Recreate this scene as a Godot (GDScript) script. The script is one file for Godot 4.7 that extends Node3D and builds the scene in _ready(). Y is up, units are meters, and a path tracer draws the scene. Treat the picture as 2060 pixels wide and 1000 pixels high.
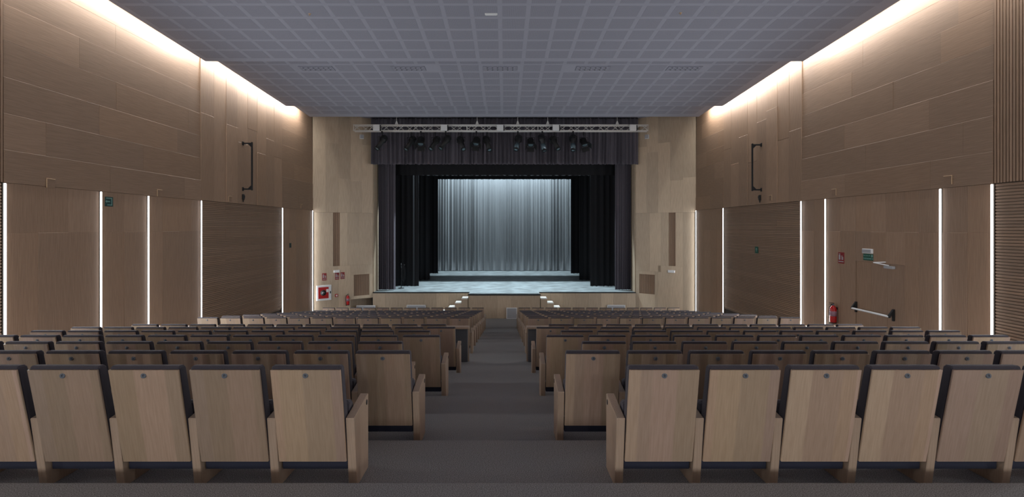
extends Node3D
# A raked auditorium seen from its rear rows towards a lit stage.
# World: x = 0 is the axis of the hall, y = 0 the flat floor before the stage, the stage lies towards -z.
# "dep" below is the distance from the camera station along the hall (z = -dep).

const EYE := 4.295
const WALL := 8.68            # half width of the hall
const JOINT := 5.078          # height of the joint between lower and upper wall panelling
const ROOF := 9.62
const CEIL_X := 8.26          # half width of the hung ceiling: the slot beyond it is the light cove

var rng := RandomNumberGenerator.new()
var M := {}
var hwood := []
var vwood := []
var pwood := []
var shells := []
var taken := {}
var cove_energy := 10.5
var strip_energy := 6.8
var unseen_rear_energy := 11.0
var stage_energy := 110.0

func _ready() -> void:
	rng.seed = 71
	set_camera()
	set_environment()
	make_materials()
	stage_light()
	build_floor()
	build_side_wall("wall_left", -1)
	build_side_wall("wall_right", 1)
	build_front_walls()
	build_ceiling()
	build_rear()
	build_stage()
	build_wall_strips()
	build_chairs()
	build_parapets()
	build_truss()
	build_small_things()

# ------------------------------------------------------------------ camera, air, light
func set_camera() -> void:
	var c := Camera3D.new()
	c.name = "camera"
	c.projection = Camera3D.PROJECTION_FRUSTUM
	c.near = 0.1
	c.far = 200.0
	c.size = 0.1 * 1000.0 / 950.0
	c.frustum_offset = Vector2(0.1 * 15.5 / 950.0, -0.1 * 42.0 / 950.0)   # a shift lens
	c.position = Vector3(0, EYE, 0)
	add_child(c)
	c.current = true

func set_environment() -> void:
	var e := Environment.new()
	e.background_mode = Environment.BG_COLOR
	e.background_color = Color(0.01, 0.01, 0.012)
	e.ambient_light_source = Environment.AMBIENT_SOURCE_DISABLED
	e.tonemap_mode = Environment.TONE_MAPPER_LINEAR
	e.tonemap_exposure = 1.0
	e.sdfgi_enabled = true
	e.ssao_enabled = true
	e.ssil_enabled = true
	var w := WorldEnvironment.new()
	w.name = "environment"
	w.environment = e
	add_child(w)

func area_light(parent: Node3D, at: Transform3D, size: Vector2, energy: float, color: Color) -> void:
	var l := AreaLight3D.new()
	l.name = "lamp_light"
	l.area_size = size
	l.area_normalize_energy = true
	l.light_energy = energy
	l.light_color = color
	l.area_range = 60.0
	l.shadow_enabled = true
	l.transform = at
	parent.add_child(l, true)

# ------------------------------------------------------------------ materials
func grain(freq: float, sd: int, lo: float, hi: float, oct := 5) -> NoiseTexture2D:
	var n := FastNoiseLite.new()
	n.noise_type = FastNoiseLite.TYPE_SIMPLEX_SMOOTH
	n.frequency = freq
	n.seed = sd
	n.fractal_type = FastNoiseLite.FRACTAL_FBM
	n.fractal_octaves = oct
	n.fractal_gain = 0.6
	var g := Gradient.new()
	g.set_color(0, Color(lo, lo * 0.985, lo * 0.965))
	g.set_color(1, Color(hi, hi, hi))
	var t := NoiseTexture2D.new()
	t.width = 512
	t.height = 512
	t.seamless = true
	t.noise = n
	t.color_ramp = g
	return t

func mat(color: Color, rough := 0.6, metal := 0.0) -> StandardMaterial3D:
	var m := StandardMaterial3D.new()
	m.albedo_color = color
	m.roughness = rough
	m.metallic = metal
	return m

func textured(color: Color, tex: Texture2D, scale: Vector3, off: Vector3, rough: float) -> StandardMaterial3D:
	var m := mat(color, rough)
	m.albedo_texture = tex
	m.uv1_triplanar = true
	m.uv1_triplanar_sharpness = 8.0
	m.uv1_scale = scale
	m.uv1_offset = off
	return m

func glow(color: Color, energy: float) -> StandardMaterial3D:
	var m := mat(color, 0.5)
	m.emission_enabled = true
	m.emission = color
	m.emission_energy_multiplier = energy
	return m

func veneer_steps(sd: int) -> ImageTexture:
	# the leaves of veneer that were laid side by side on one chair back: flat differences of wood colour
	var r := RandomNumberGenerator.new()
	r.seed = sd
	var im := Image.create(64, 4, false, Image.FORMAT_RGB8)
	var x := 0
	while x < 64:
		var w := r.randi_range(10, 26)
		var v := r.randf_range(0.88, 1.0)
		im.fill_rect(Rect2i(x, 0, w, 4), Color(v, v * r.randf_range(0.96, 0.99), v * r.randf_range(0.92, 0.98)))
		x += w
	return ImageTexture.create_from_image(im)

func make_materials() -> void:
	var gr := grain(0.035, 3, 0.84, 1.0, 4)
	var gr2 := grain(0.03, 9, 0.90, 1.0, 4)
	var oak := Color(0.635, 0.518, 0.424)
	for k in 6:
		var v := rng.randf_range(0.955, 1.03)
		var warm := rng.randf_range(-0.008, 0.008)
		var c := Color(oak.r * v + warm, oak.g * v, oak.b * v - warm)
		var off := Vector3(rng.randf() * 3.0, rng.randf() * 3.0, rng.randf() * 3.0)
		hwood.append(textured(c * 0.95, gr, Vector3(0.09, 2.6, 0.09), off, 0.55))
		vwood.append(textured(c, gr, Vector3(2.6, 0.09, 2.6), off, 0.55))
		pwood.append(textured(Color(0.775, 0.695, 0.60) * rng.randf_range(0.90, 1.03), gr, Vector3(2.4, 0.08, 2.4), off, 0.5))
	for k in 8:
		var v := rng.randf_range(0.93, 1.06)
		var m := textured(Color(0.735 * v, 0.65 * v, 0.575 * v), gr2, Vector3(4.2, 0.20, 4.2), Vector3(rng.randf() * 4.0, rng.randf() * 4.0, 0.3), 0.42)
		m.detail_enabled = true
		m.detail_blend_mode = BaseMaterial3D.BLEND_MODE_MUL
		m.detail_albedo = veneer_steps(40 + k)
		m.detail_uv_layer = BaseMaterial3D.DETAIL_UV_2
		m.uv2_triplanar = true
		m.uv2_scale = Vector3(1.0 / 0.56, 1.0, 1.0)
		m.uv2_offset = Vector3(0.5, 0, 0)
		shells.append(m)
	M.arm = textured(Color(0.70, 0.61, 0.53), gr2, Vector3(4.2, 0.2, 4.2), Vector3(0.3, 0.1, 0.7), 0.42)
	M.backing = mat(Color(0.16, 0.12, 0.09), 0.8)
	M.slat_back = mat(Color(0.46, 0.39, 0.33), 0.85)
	var speck := grain(0.09, 21, 0.38, 1.0, 3)
	M.carpet = textured(Color(0.78, 0.78, 0.785), speck, Vector3(2.3, 2.3, 2.3), Vector3.ZERO, 0.95)
	M.carpet.uv1_world_triplanar = true
	M.cloth = textured(Color(0.31, 0.285, 0.325), speck, Vector3(6, 6, 6), Vector3.ZERO, 0.9)
	M.cloth.rim_enabled = true
	M.cloth.rim = 0.6
	M.navy = mat(Color(0.12, 0.13, 0.20), 0.7)
	M.steel = mat(Color(0.38, 0.40, 0.43), 0.8, 0.0)
	M.plaster = mat(Color(0.575, 0.575, 0.62), 0.9)
	M.perf = textured(Color(0.55, 0.55, 0.595), perforation(), Vector3(4, 4, 4), Vector3.ZERO, 0.9)
	M.white = mat(Color(0.86, 0.86, 0.86), 0.5)
	M.pale_grey = mat(Color(0.62, 0.62, 0.63), 0.6)
	M.black = mat(Color(0.045, 0.045, 0.05), 0.6)
	M.iron = mat(Color(0.10, 0.105, 0.12), 0.45, 0.3)
	M.velvet_black = mat(Color(0.075, 0.075, 0.09), 0.95)
	M.velvet_grey = textured(Color(0.54, 0.515, 0.56), speck, Vector3(2, 2, 2), Vector3.ZERO, 0.9)
	M.velvet_silver = textured(Color(0.66, 0.68, 0.70), speck, Vector3(2.5, 2.5, 2.5), Vector3.ZERO, 0.85)
	M.alu = mat(Color(0.84, 0.83, 0.81), 0.45, 0.1)
	M.stage = textured(Color(0.66, 0.70, 0.715), grain(0.012, 33, 0.62, 1.0, 5), Vector3(0.16, 0.16, 0.28), Vector3.ZERO, 0.55)
	M.red = mat(Color(0.66, 0.06, 0.06), 0.3)
	M.dark_red = mat(Color(0.50, 0.07, 0.09), 0.5)
	M.green = mat(Color(0.05, 0.30, 0.23), 0.5)
	M.dark_green = mat(Color(0.04, 0.21, 0.20), 0.5)
	M.pale_green = mat(Color(0.45, 0.60, 0.57), 0.5)
	M.lens = mat(Color(0.35, 0.42, 0.45), 0.08, 0.2)
	M.rubber = mat(Color(0.05, 0.05, 0.05), 0.7)
	M.led = glow(Color(0.98, 0.985, 1.0), 5.0)
	M.cove_led = glow(Color(0.985, 0.985, 0.975), 2.0)
	M.stage_led = glow(Color(0.86, 0.95, 1.0), 2.0)
	M.grey_panel = mat(Color(0.36, 0.365, 0.38), 0.8)
	M.label = mat(Color(0.55, 0.40, 0.45), 0.5)
	M.lit_tread = mat(Color(0.90, 0.88, 0.85), 0.5)  # bright colour stands in for stage light falling on the stairs
	M.edge = mat(Color(0.72, 0.60, 0.47), 0.5)

func perforation() -> ImageTexture:
	# round holes drilled through the board, 12 to the row
	var n := 192
	var im := Image.create(n, n, false, Image.FORMAT_RGB8)
	im.fill(Color(1, 1, 1))
	for a in 12:
		for b in 12:
			for i in range(-4, 5):
				for j in range(-4, 5):
					if i * i + j * j <= 14:
						im.set_pixel(a * 16 + 8 + i, b * 16 + 8 + j, Color(0.62, 0.62, 0.63))
	return ImageTexture.create_from_image(im)

# ------------------------------------------------------------------ naming
func numbered(called: String) -> String:
	var n: int = taken.get(called, 0)
	taken[called] = n + 1
	return called if n == 0 else "%s_%03d" % [called, n]

func tag(o: Node, label: String, category: String, group := "", kind := "") -> void:
	o.set_meta("label", label)
	o.set_meta("category", category)
	if group != "":
		o.set_meta("group", group)
	if kind != "":
		o.set_meta("kind", kind)

func thing(called: String, label: String, category: String, at := Transform3D.IDENTITY, group := "") -> Node3D:
	var o := Node3D.new()
	o.name = numbered(called)
	add_child(o)
	o.transform = at
	tag(o, label, category, group)
	return o

func structure(called: String, at := Transform3D.IDENTITY) -> Node3D:
	var o := Node3D.new()
	o.name = called
	add_child(o)
	o.transform = at
	o.set_meta("kind", "structure")
	return o

func part(parent: Node, called: String, mesh: Mesh, material: Material, at := Transform3D.IDENTITY) -> MeshInstance3D:
	var o := MeshInstance3D.new()
	o.name = called
	o.mesh = mesh
	o.material_override = material
	o.transform = at
	parent.add_child(o, true)
	return o

# ------------------------------------------------------------------ shapes
func begin() -> SurfaceTool:
	var st := SurfaceTool.new()
	st.begin(Mesh.PRIMITIVE_TRIANGLES)
	return st

func tri(st: SurfaceTool, a: Vector3, b: Vector3, c: Vector3, out: Vector3) -> void:
	if (b - a).cross(c - a).dot(out) > 0.0:
		st.add_vertex(a); st.add_vertex(c); st.add_vertex(b)
	else:
		st.add_vertex(a); st.add_vertex(b); st.add_vertex(c)

func quad(st: SurfaceTool, a: Vector3, b: Vector3, c: Vector3, d: Vector3, out: Vector3) -> void:
	tri(st, a, b, c, out)
	tri(st, a, c, d, out)

func inset(poly: PackedVector2Array, by: float) -> PackedVector2Array:
	var r := Geometry2D.offset_polygon(poly, -by, Geometry2D.JOIN_MITER)
	if r.size() == 1 and r[0].size() == poly.size():
		# keep the vertex order aligned with the source
		var best := 0
		for i in poly.size():
			if r[0][i].distance_to(poly[0]) < r[0][best].distance_to(poly[0]):
				best = i
		var out := PackedVector2Array()
		for i in poly.size():
			out.append(r[0][(best + i) % poly.size()])
		if out[1].distance_to(poly[1]) > out[poly.size() - 1].distance_to(poly[1]):
			var rev := PackedVector2Array([out[0]])
			for i in range(1, poly.size()):
				rev.append(out[poly.size() - i])
			return rev
		return out
	var c := Vector2.ZERO
	for p in poly:
		c += p
	c /= poly.size()
	var o := PackedVector2Array()
	for p in poly:
		o.append(p + (c - p).normalized() * by)
	return o

func prism_into(st: SurfaceTool, poly: PackedVector2Array, z0: float, z1: float, bevel: float, f := Transform3D.IDENTITY) -> void:
	# convex outline in x, y, swept along z, its end edges chamfered
	var inner := inset(poly, bevel) if bevel > 0.0 else poly
	var c2 := Vector2.ZERO
	for p in poly:
		c2 += p
	c2 /= poly.size()
	var mid := f * Vector3(c2.x, c2.y, (z0 + z1) / 2)
	var rings := [[inner, z0], [poly, z0 + bevel], [poly, z1 - bevel], [inner, z1]] if bevel > 0.0 else [[poly, z0], [poly, z1]]
	var n := poly.size()
	for k in rings.size() - 1:
		for i in n:
			var j := (i + 1) % n
			var a: Vector3 = f * Vector3(rings[k][0][i].x, rings[k][0][i].y, rings[k][1])
			var b: Vector3 = f * Vector3(rings[k][0][j].x, rings[k][0][j].y, rings[k][1])
			var c: Vector3 = f * Vector3(rings[k + 1][0][j].x, rings[k + 1][0][j].y, rings[k + 1][1])
			var d: Vector3 = f * Vector3(rings[k + 1][0][i].x, rings[k + 1][0][i].y, rings[k + 1][1])
			quad(st, a, b, c, d, (a + c) / 2 - mid)
	for e in [0, rings.size() - 1]:
		var o := f.basis * Vector3(0, 0, -1 if e == 0 else 1)
		for i in range(1, n - 1):
			var p: PackedVector2Array = rings[e][0]
			tri(st, f * Vector3(p[0].x, p[0].y, rings[e][1]), f * Vector3(p[i].x, p[i].y, rings[e][1]), f * Vector3(p[i + 1].x, p[i + 1].y, rings[e][1]), o)

func done(st: SurfaceTool) -> ArrayMesh:
	st.generate_normals()
	return st.commit()

func prism(poly: PackedVector2Array, z0: float, z1: float, bevel := 0.0, f := Transform3D.IDENTITY) -> ArrayMesh:
	var st := begin()
	st.set_smooth_group(-1)
	prism_into(st, poly, z0, z1, bevel, f)
	return done(st)

func rect(x0: float, y0: float, x1: float, y1: float, cut := 0.0) -> PackedVector2Array:
	if cut <= 0.0:
		return PackedVector2Array([Vector2(x0, y0), Vector2(x1, y0), Vector2(x1, y1), Vector2(x0, y1)])
	return PackedVector2Array([Vector2(x0 + cut, y0), Vector2(x1 - cut, y0), Vector2(x1, y0 + cut), Vector2(x1, y1 - cut), Vector2(x1 - cut, y1), Vector2(x0 + cut, y1), Vector2(x0, y1 - cut), Vector2(x0, y0 + cut)])

func box_into(st: SurfaceTool, lo: Vector3, hi: Vector3, bevel := 0.0) -> void:
	prism_into(st, rect(lo.x, lo.y, hi.x, hi.y, bevel), lo.z, hi.z, bevel)

func box(lo: Vector3, hi: Vector3, bevel := 0.0) -> ArrayMesh:
	var st := begin()
	st.set_smooth_group(-1)
	box_into(st, lo, hi, bevel)
	return done(st)

func board(u0: float, u1: float, v0: float, v1: float, back: float, face: float, c := 0.008, top := -1.0) -> ArrayMesh:
	# a board on a wall: chamfered towards the room
	var st := begin()
	st.set_smooth_group(-1)
	var poly := rect(u0, v0, u1, v1)
	var mid := Vector3((u0 + u1) / 2, (v0 + v1) / 2, back)
	var t := top if top > 0.0 else c
	var inner := rect(u0 + c, v0 + c, u1 - c, v1 - t)
	for i in 4:
		var j := (i + 1) % 4
		var a := Vector3(poly[i].x, poly[i].y, back)
		var b := Vector3(poly[j].x, poly[j].y, back)
		var a1 := Vector3(poly[i].x, poly[i].y, face - (t if i >= 2 else c))
		var b1 := Vector3(poly[j].x, poly[j].y, face - (t if j >= 2 else c))
		var a2 := Vector3(inner[i].x, inner[i].y, face)
		var b2 := Vector3(inner[j].x, inner[j].y, face)
		quad(st, a, b, b1, a1, (a + b) / 2 - mid)
		quad(st, a1, b1, b2, a2, (a + b) / 2 - mid + Vector3(0, 0, 0.05))
	quad(st, Vector3(u0 + c, v0 + c, face), Vector3(u1 - c, v0 + c, face), Vector3(u1 - c, v1 - t, face), Vector3(u0 + c, v1 - t, face), Vector3(0, 0, 1))
	return done(st)

func lathe_into(st: SurfaceTool, profile: Array, sides: int, f := Transform3D.IDENTITY) -> void:
	# profile: Vector2(radius, height) from bottom to top, turned round y
	for k in profile.size() - 1:
		var p: Vector2 = profile[k]
		var q: Vector2 = profile[k + 1]
		for i in sides:
			var a0 := TAU * i / sides
			var a1 := TAU * (i + 1) / sides
			var d0 := Vector3(cos(a0), 0, sin(a0))
			var d1 := Vector3(cos(a1), 0, sin(a1))
			var sl := Vector3(0, p.x - q.x, 0) * 3.0
			var o := f.basis * ((d0 + d1) * absf(q.y - p.y) + sl)
			var a := f * (d0 * p.x + Vector3(0, p.y, 0))
			var b := f * (d1 * p.x + Vector3(0, p.y, 0))
			var c := f * (d1 * q.x + Vector3(0, q.y, 0))
			var d := f * (d0 * q.x + Vector3(0, q.y, 0))
			if p.x > 0.0001:
				tri(st, a, b, c, o)
			if q.x > 0.0001:
				tri(st, a, c, d, o)

func lathe(profile: Array, sides := 16, f := Transform3D.IDENTITY) -> ArrayMesh:
	var st := begin()
	lathe_into(st, profile, sides, f)
	return done(st)

func rod_into(st: SurfaceTool, a: Vector3, b: Vector3, r: float, sides := 8) -> void:
	var y := (b - a).normalized()
	var x := y.cross(Vector3(0.31, 0.2, 0.93)).normalized()
	var f := Transform3D(Basis(x, y, x.cross(y)), a)
	var h := a.distance_to(b)
	lathe_into(st, [Vector2(0, 0), Vector2(r, 0), Vector2(r, h), Vector2(0, h)], sides, f)

func rod(a: Vector3, b: Vector3, r: float, sides := 8) -> ArrayMesh:
	var st := begin()
	rod_into(st, a, b, r, sides)
	return done(st)

func tube(points: Array, r: float, sides := 7) -> ArrayMesh:
	var cv := Curve3D.new()
	for i in points.size():
		var t: Vector3 = (points[min(i + 1, points.size() - 1)] - points[max(i - 1, 0)]) / 6.0
		cv.add_point(points[i], -t, t)
	cv.bake_interval = 0.03
	var pts := cv.get_baked_points()
	var st := begin()
	var up := Vector3(0.2, 0.3, 0.93).normalized()
	for i in pts.size() - 1:
		for k in sides:
			var ring := []
			for e in [i, i + 1]:
				var dir := (pts[min(e + 1, pts.size() - 1)] - pts[max(e - 1, 0)]).normalized()
				var n := dir.cross(up).normalized()
				var m := dir.cross(n)
				for a in [TAU * k / sides, TAU * (k + 1) / sides]:
					ring.append(pts[e] + (n * cos(a) + m * sin(a)) * r)
			quad(st, ring[0], ring[1], ring[3], ring[2], (ring[0] + ring[3]) / 2 - (pts[i] + pts[i + 1]) / 2)
	return done(st)

func at(x: float, y: float, dep: float) -> Transform3D:
	return Transform3D(Basis.IDENTITY, Vector3(x, y, -dep))

# ------------------------------------------------------------------ floor
func row_dep(i: int) -> float:
	return 3.316 + 0.996 * i if i < 7 else 11.72 + 1.01 * (i - 7)

func row_floor(i: int) -> float:
	return 2.385 - 0.155 * i if i < 7 else (1.13 - 0.153 * (i - 7) if i < 15 else 0.0)

func build_floor() -> void:
	var f := structure("floor")
	var edge := []    # [dep where it starts, dep where it ends, height]
	edge.append([-10.4, 3.256, 2.54])
	for i in 7:
		edge.append([row_dep(i) - 0.06, row_dep(i + 1) - 0.06 if i < 6 else 10.12, row_floor(i)])
	edge.append([10.12, 10.46, 1.29])
	edge.append([10.46, row_dep(8) - 0.06, row_floor(7)])
	for i in range(8, 15):
		edge.append([row_dep(i) - 0.06, row_dep(i + 1) - 0.06, row_floor(i)])
	edge.append([row_dep(15) - 0.06, 24.2, 0.0])
	for e in edge:
		var lo := -0.3
		var m := prism(PackedVector2Array([Vector2(e[0], lo), Vector2(e[1], lo), Vector2(e[1], e[2] - 0.012), Vector2(e[1] - 0.006, e[2] - 0.003), Vector2(e[1] - 0.014, e[2]), Vector2(e[0], e[2])]), -8.6, 8.6, 0.0, Transform3D(Basis(Vector3(0, 0, -1), Vector3.UP, Vector3(1, 0, 0)), Vector3.ZERO))
		part(f, "platform", m, M.carpet)

func floor_at(dep: float) -> float:
	if dep < 3.26:
		return 2.54
	for i in range(15, -1, -1):
		if dep >= row_dep(i) - 0.06:
			return 1.13 if i == 6 and dep > 10.46 else row_floor(i)
	return 2.385

# ------------------------------------------------------------------ side walls
# In a side wall's own frame x runs along the hall (u), y is up and z points into the room.
func wall_frame(side: int) -> Transform3D:
	if side < 0:
		return Transform3D(Basis(Vector3(0, 0, -1), Vector3.UP, Vector3(1, 0, 0)), Vector3(-WALL, 0, 0))
	return Transform3D(Basis(Vector3(0, 0, 1), Vector3.UP, Vector3(-1, 0, 0)), Vector3(WALL, 0, 0))

func uspan(side: int, d0: float, d1: float) -> Vector2:
	return Vector2(d0, d1) if side < 0 else Vector2(-d1, -d0)

func wall_at(side: int, dep: float, y: float, out := 0.0) -> Transform3D:
	var f := wall_frame(side)
	return Transform3D(f.basis, f * Vector3(dep if side < 0 else -dep, y, out))

func build_side_wall(called: String, side: int) -> void:
	var w := structure(called, wall_frame(side))
	var whole := uspan(side, -10.4, 25.0)
	part(w, "backing", box(Vector3(whole.x, -0.3, -0.35), Vector3(whole.y, ROOF + 0.2, -0.05)), M.backing)
	# upper panelling: long boards laid in courses
	var lines := [JOINT, 5.655, 6.290, 6.925, 7.560, 8.195, 8.83, 9.5]
	var starts_left := [10.39, 8.94, 10.13, 10.58, 9.66, 10.57, 9.3]
	var starts_right := [9.61, 11.34, 9.65, 10.56, 11.82, 11.46, 10.2]
	courses(w, side, 8.19 if side < 0 else 8.385, 13.50 if side < 0 else 13.78, lines, starts_left if side < 0 else starts_right)
	courses(w, side, 18.43 if side < 0 else 18.68, 21.40, lines, [19.9, 20.6, 19.5, 20.3, 19.2, 20.8, 19.8])
	courses(w, side, -10.0, 7.0, lines, [-4.5, -5.1, -4.2, -4.9, -5.3, -4.0, -4.6])
	# upper panelling: upright boards
	var a := 13.50 if side < 0 else 13.78
	var b := 18.43 if side < 0 else 18.68
	var cuts_left := [7.60, 9.3, 7.54, 7.10, 7.66, 6.94, 7.56, 6.98]
	var cuts_right := [7.22, 7.05, 8.15, 7.9, 6.6, 7.62, 6.7, 7.35]
	for k in 8:
		var d0 := lerpf(a, b, k / 8.0)
		var d1 := lerpf(a, b, (k + 1) / 8.0)
		var cut: float = (cuts_left if side < 0 else cuts_right)[k]
		var u := uspan(side, d0 + 0.0004, d1 - 0.0004)
		var f0: float = 0.004 * (k % 3)
		var f1: float = f0 + (0.011 if k % 3 != 1 else -0.003)
		part(w, "plank", board(u.x, u.y, JOINT + 0.003, cut - 0.0004, -0.05, f1, 0.0025, 0.010 if k % 3 != 1 else 0.002), vwood[rng.randi() % 6])
		part(w, "plank", board(u.x, u.y, cut + 0.0004, 9.5, -0.05, f0, 0.0025), vwood[rng.randi() % 6])
	# upright ribs beyond the near end of the boards
	var ribs := box(Vector3(-0.018, JOINT + 0.005, -0.05), Vector3(0.018, 9.5, 0.0), 0.003)
	var ub := uspan(side, 6.98, (8.19 if side < 0 else 8.385) - 0.005)
	part(w, "slat_backing", box(Vector3(ub.x, JOINT + 0.005, -0.05), Vector3(ub.y, 9.5, -0.016)), M.slat_back)
	var d := (8.19 if side < 0 else 8.385) - 0.03
	while d > 7.0:
		part(w, "slat", ribs, vwood[rng.randi() % 6], Transform3D(Basis.IDENTITY, Vector3(d if side < 0 else -d, 0, 0)))
		d -= 0.052
	# lower panelling
	if side < 0:
		lower_boards(w, side, 8.19, 10.14, [8.79, 9.40])
		lower_boards(w, side, 10.14, 11.49, [10.79])
		lower_boards(w, side, 11.49, 13.50, [12.0, 12.6, 13.1])
		ribbed(w, side, 13.50, 18.43, 1.1)
		lower_boards(w, side, 18.43, 21.36, [19.1, 19.7, 20.3, 20.9])
		ribbed(w, side, 6.0, 8.19, 2.0)
	else:
		lower_boards(w, side, 8.385, 9.38, [8.85])
		lower_boards(w, side, 9.38, 10.24, [9.9], -1.0, 0.022, 0.001)
		lower_boards(w, side, 10.24, 11.67, [10.75, 11.2], 3.475, 0.001, 0.001)
		lower_boards(w, side, 11.67, 12.74, [12.2], -1.0, 0.001, 0.022)
		lower_boards(w, side, 12.74, 13.78, [13.25])
		ribbed(w, side, 13.78, 18.68, 1.1)
		lower_boards(w, side, 18.68, 21.36, [19.3, 19.9, 20.5])
		ribbed(w, side, 6.0, 8.385, 2.0)
	lower_boards(w, side, -10.0, 6.0, [-8.0, -6.0, -4.0, -2.0, 0.0, 2.0, 4.0])

func courses(w: Node3D, side: int, d0: float, d1: float, lines: Array, starts: Array) -> void:
	for k in lines.size() - 1:
		var cuts := [d0]
		var x: float = starts[k]
		while x - 2.41 > d0 + 0.12:
			x -= 2.41
		while x < d1 - 0.12:
			if x > d0 + 0.12:
				cuts.append(x)
			x += 2.41
		cuts.append(d1)
		for i in cuts.size() - 1:
			var u := uspan(side, cuts[i] + 0.0004, cuts[i + 1] - 0.0004)
			var face := 0.012 - 0.0068 * k + rng.randf_range(-0.0035, 0.003)
			part(w, "plank", board(u.x, u.y, lines[k] + 0.0004, lines[k + 1] - 0.0004, -0.05, face, 0.0015, 0.0085), hwood[rng.randi() % 6])

func lower_boards(w: Node3D, side: int, d0: float, d1: float, seams: Array, bottom := -1.0, gap0 := 0.022, gap1 := 0.022) -> void:
	var cuts := [d0 + gap0]
	cuts.append_array(seams)
	cuts.append(d1 - gap1)
	for i in cuts.size() - 1:
		var u := uspan(side, cuts[i] + 0.0004, cuts[i + 1] - 0.0004)
		var base := bottom if bottom > 0.0 else floor_at(maxf(cuts[i + 1], -6.0)) + 0.004
		var mid := 4.20
		var face := -0.004
		part(w, "panel", board(u.x, u.y, base, mid - 0.0004, -0.05, face + [0.0, 0.006, 0.001][i % 3], 0.0015, [0.0015, 0.006, 0.0015][i % 3]), vwood[rng.randi() % 6])
		part(w, "panel", board(u.x, u.y, mid + 0.0004, JOINT - 0.004, -0.05, face, 0.0015), vwood[rng.randi() % 6])

func ribbed(w: Node3D, side: int, d0: float, d1: float, bottom: float) -> void:
	var u := uspan(side, d0 + 0.021, d1 - 0.021)
	part(w, "slat_backing", box(Vector3(u.x, bottom, -0.05), Vector3(u.y, JOINT - 0.004, -0.035)), M.slat_back)
	var long: float = u.y - u.x
	var n := 2 if long > 3.0 else 1
	var y := JOINT - 0.034
	var k := 0
	var shared := {}
	while y > bottom + 0.05:
		var cuts := [0.0, long]
		if n == 2:
			cuts = [0.0, [1.2, 2.4, 3.6][(k / 5) % 3] * long / 4.87, long]
		for i in cuts.size() - 1:
			var l: float = cuts[i + 1] - cuts[i] - 0.002
			var key := snappedf(l, 0.001)
			if not shared.has(key):
				shared[key] = box(Vector3(0, -0.0195, 0), Vector3(l, 0.0195, 0.024), 0.004)
			part(w, "slat", shared[key], hwood[((k / 5) * 2 + i * 3 + rng.randi() % 2) % 6], Transform3D(Basis.IDENTITY, Vector3(u.x + cuts[i] + 0.001, y, -0.035)))
		y -= 0.055
		k += 1

# ------------------------------------------------------------------ splayed walls beside the stage
func splay_frame(side: int) -> Transform3D:
	var l := 2.82
	if side < 0:
		return Transform3D(Basis(Vector3(2.25 / l, 0, -1.7 / l), Vector3.UP, Vector3(1.7 / l, 0, 2.25 / l)), Vector3(-WALL, 0, -21.4))
	return Transform3D(Basis(Vector3(2.25 / l, 0, 1.7 / l), Vector3.UP, Vector3(-1.7 / l, 0, 2.25 / l)), Vector3(6.43, 0, -23.1))

func splay_s(side: int, s: float) -> float:
	return s if side < 0 else 2.82 - s

func splay_at(side: int, s: float, y: float, out := 0.0) -> Transform3D:
	var f := splay_frame(side)
	return Transform3D(f.basis, f * Vector3(splay_s(side, s), y, out))

func splay_board(w: Node3D, side: int, s0: float, s1: float, y0: float, y1: float, face := 0.0) -> void:
	var a := splay_s(side, s0)
	var b := splay_s(side, s1)
	part(w, "panel", board(minf(a, b) + 0.0006, maxf(a, b) - 0.0006, y0 + 0.0006, y1 - 0.0006, -0.06, face, 0.002), pwood[rng.randi() % 6])

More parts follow.
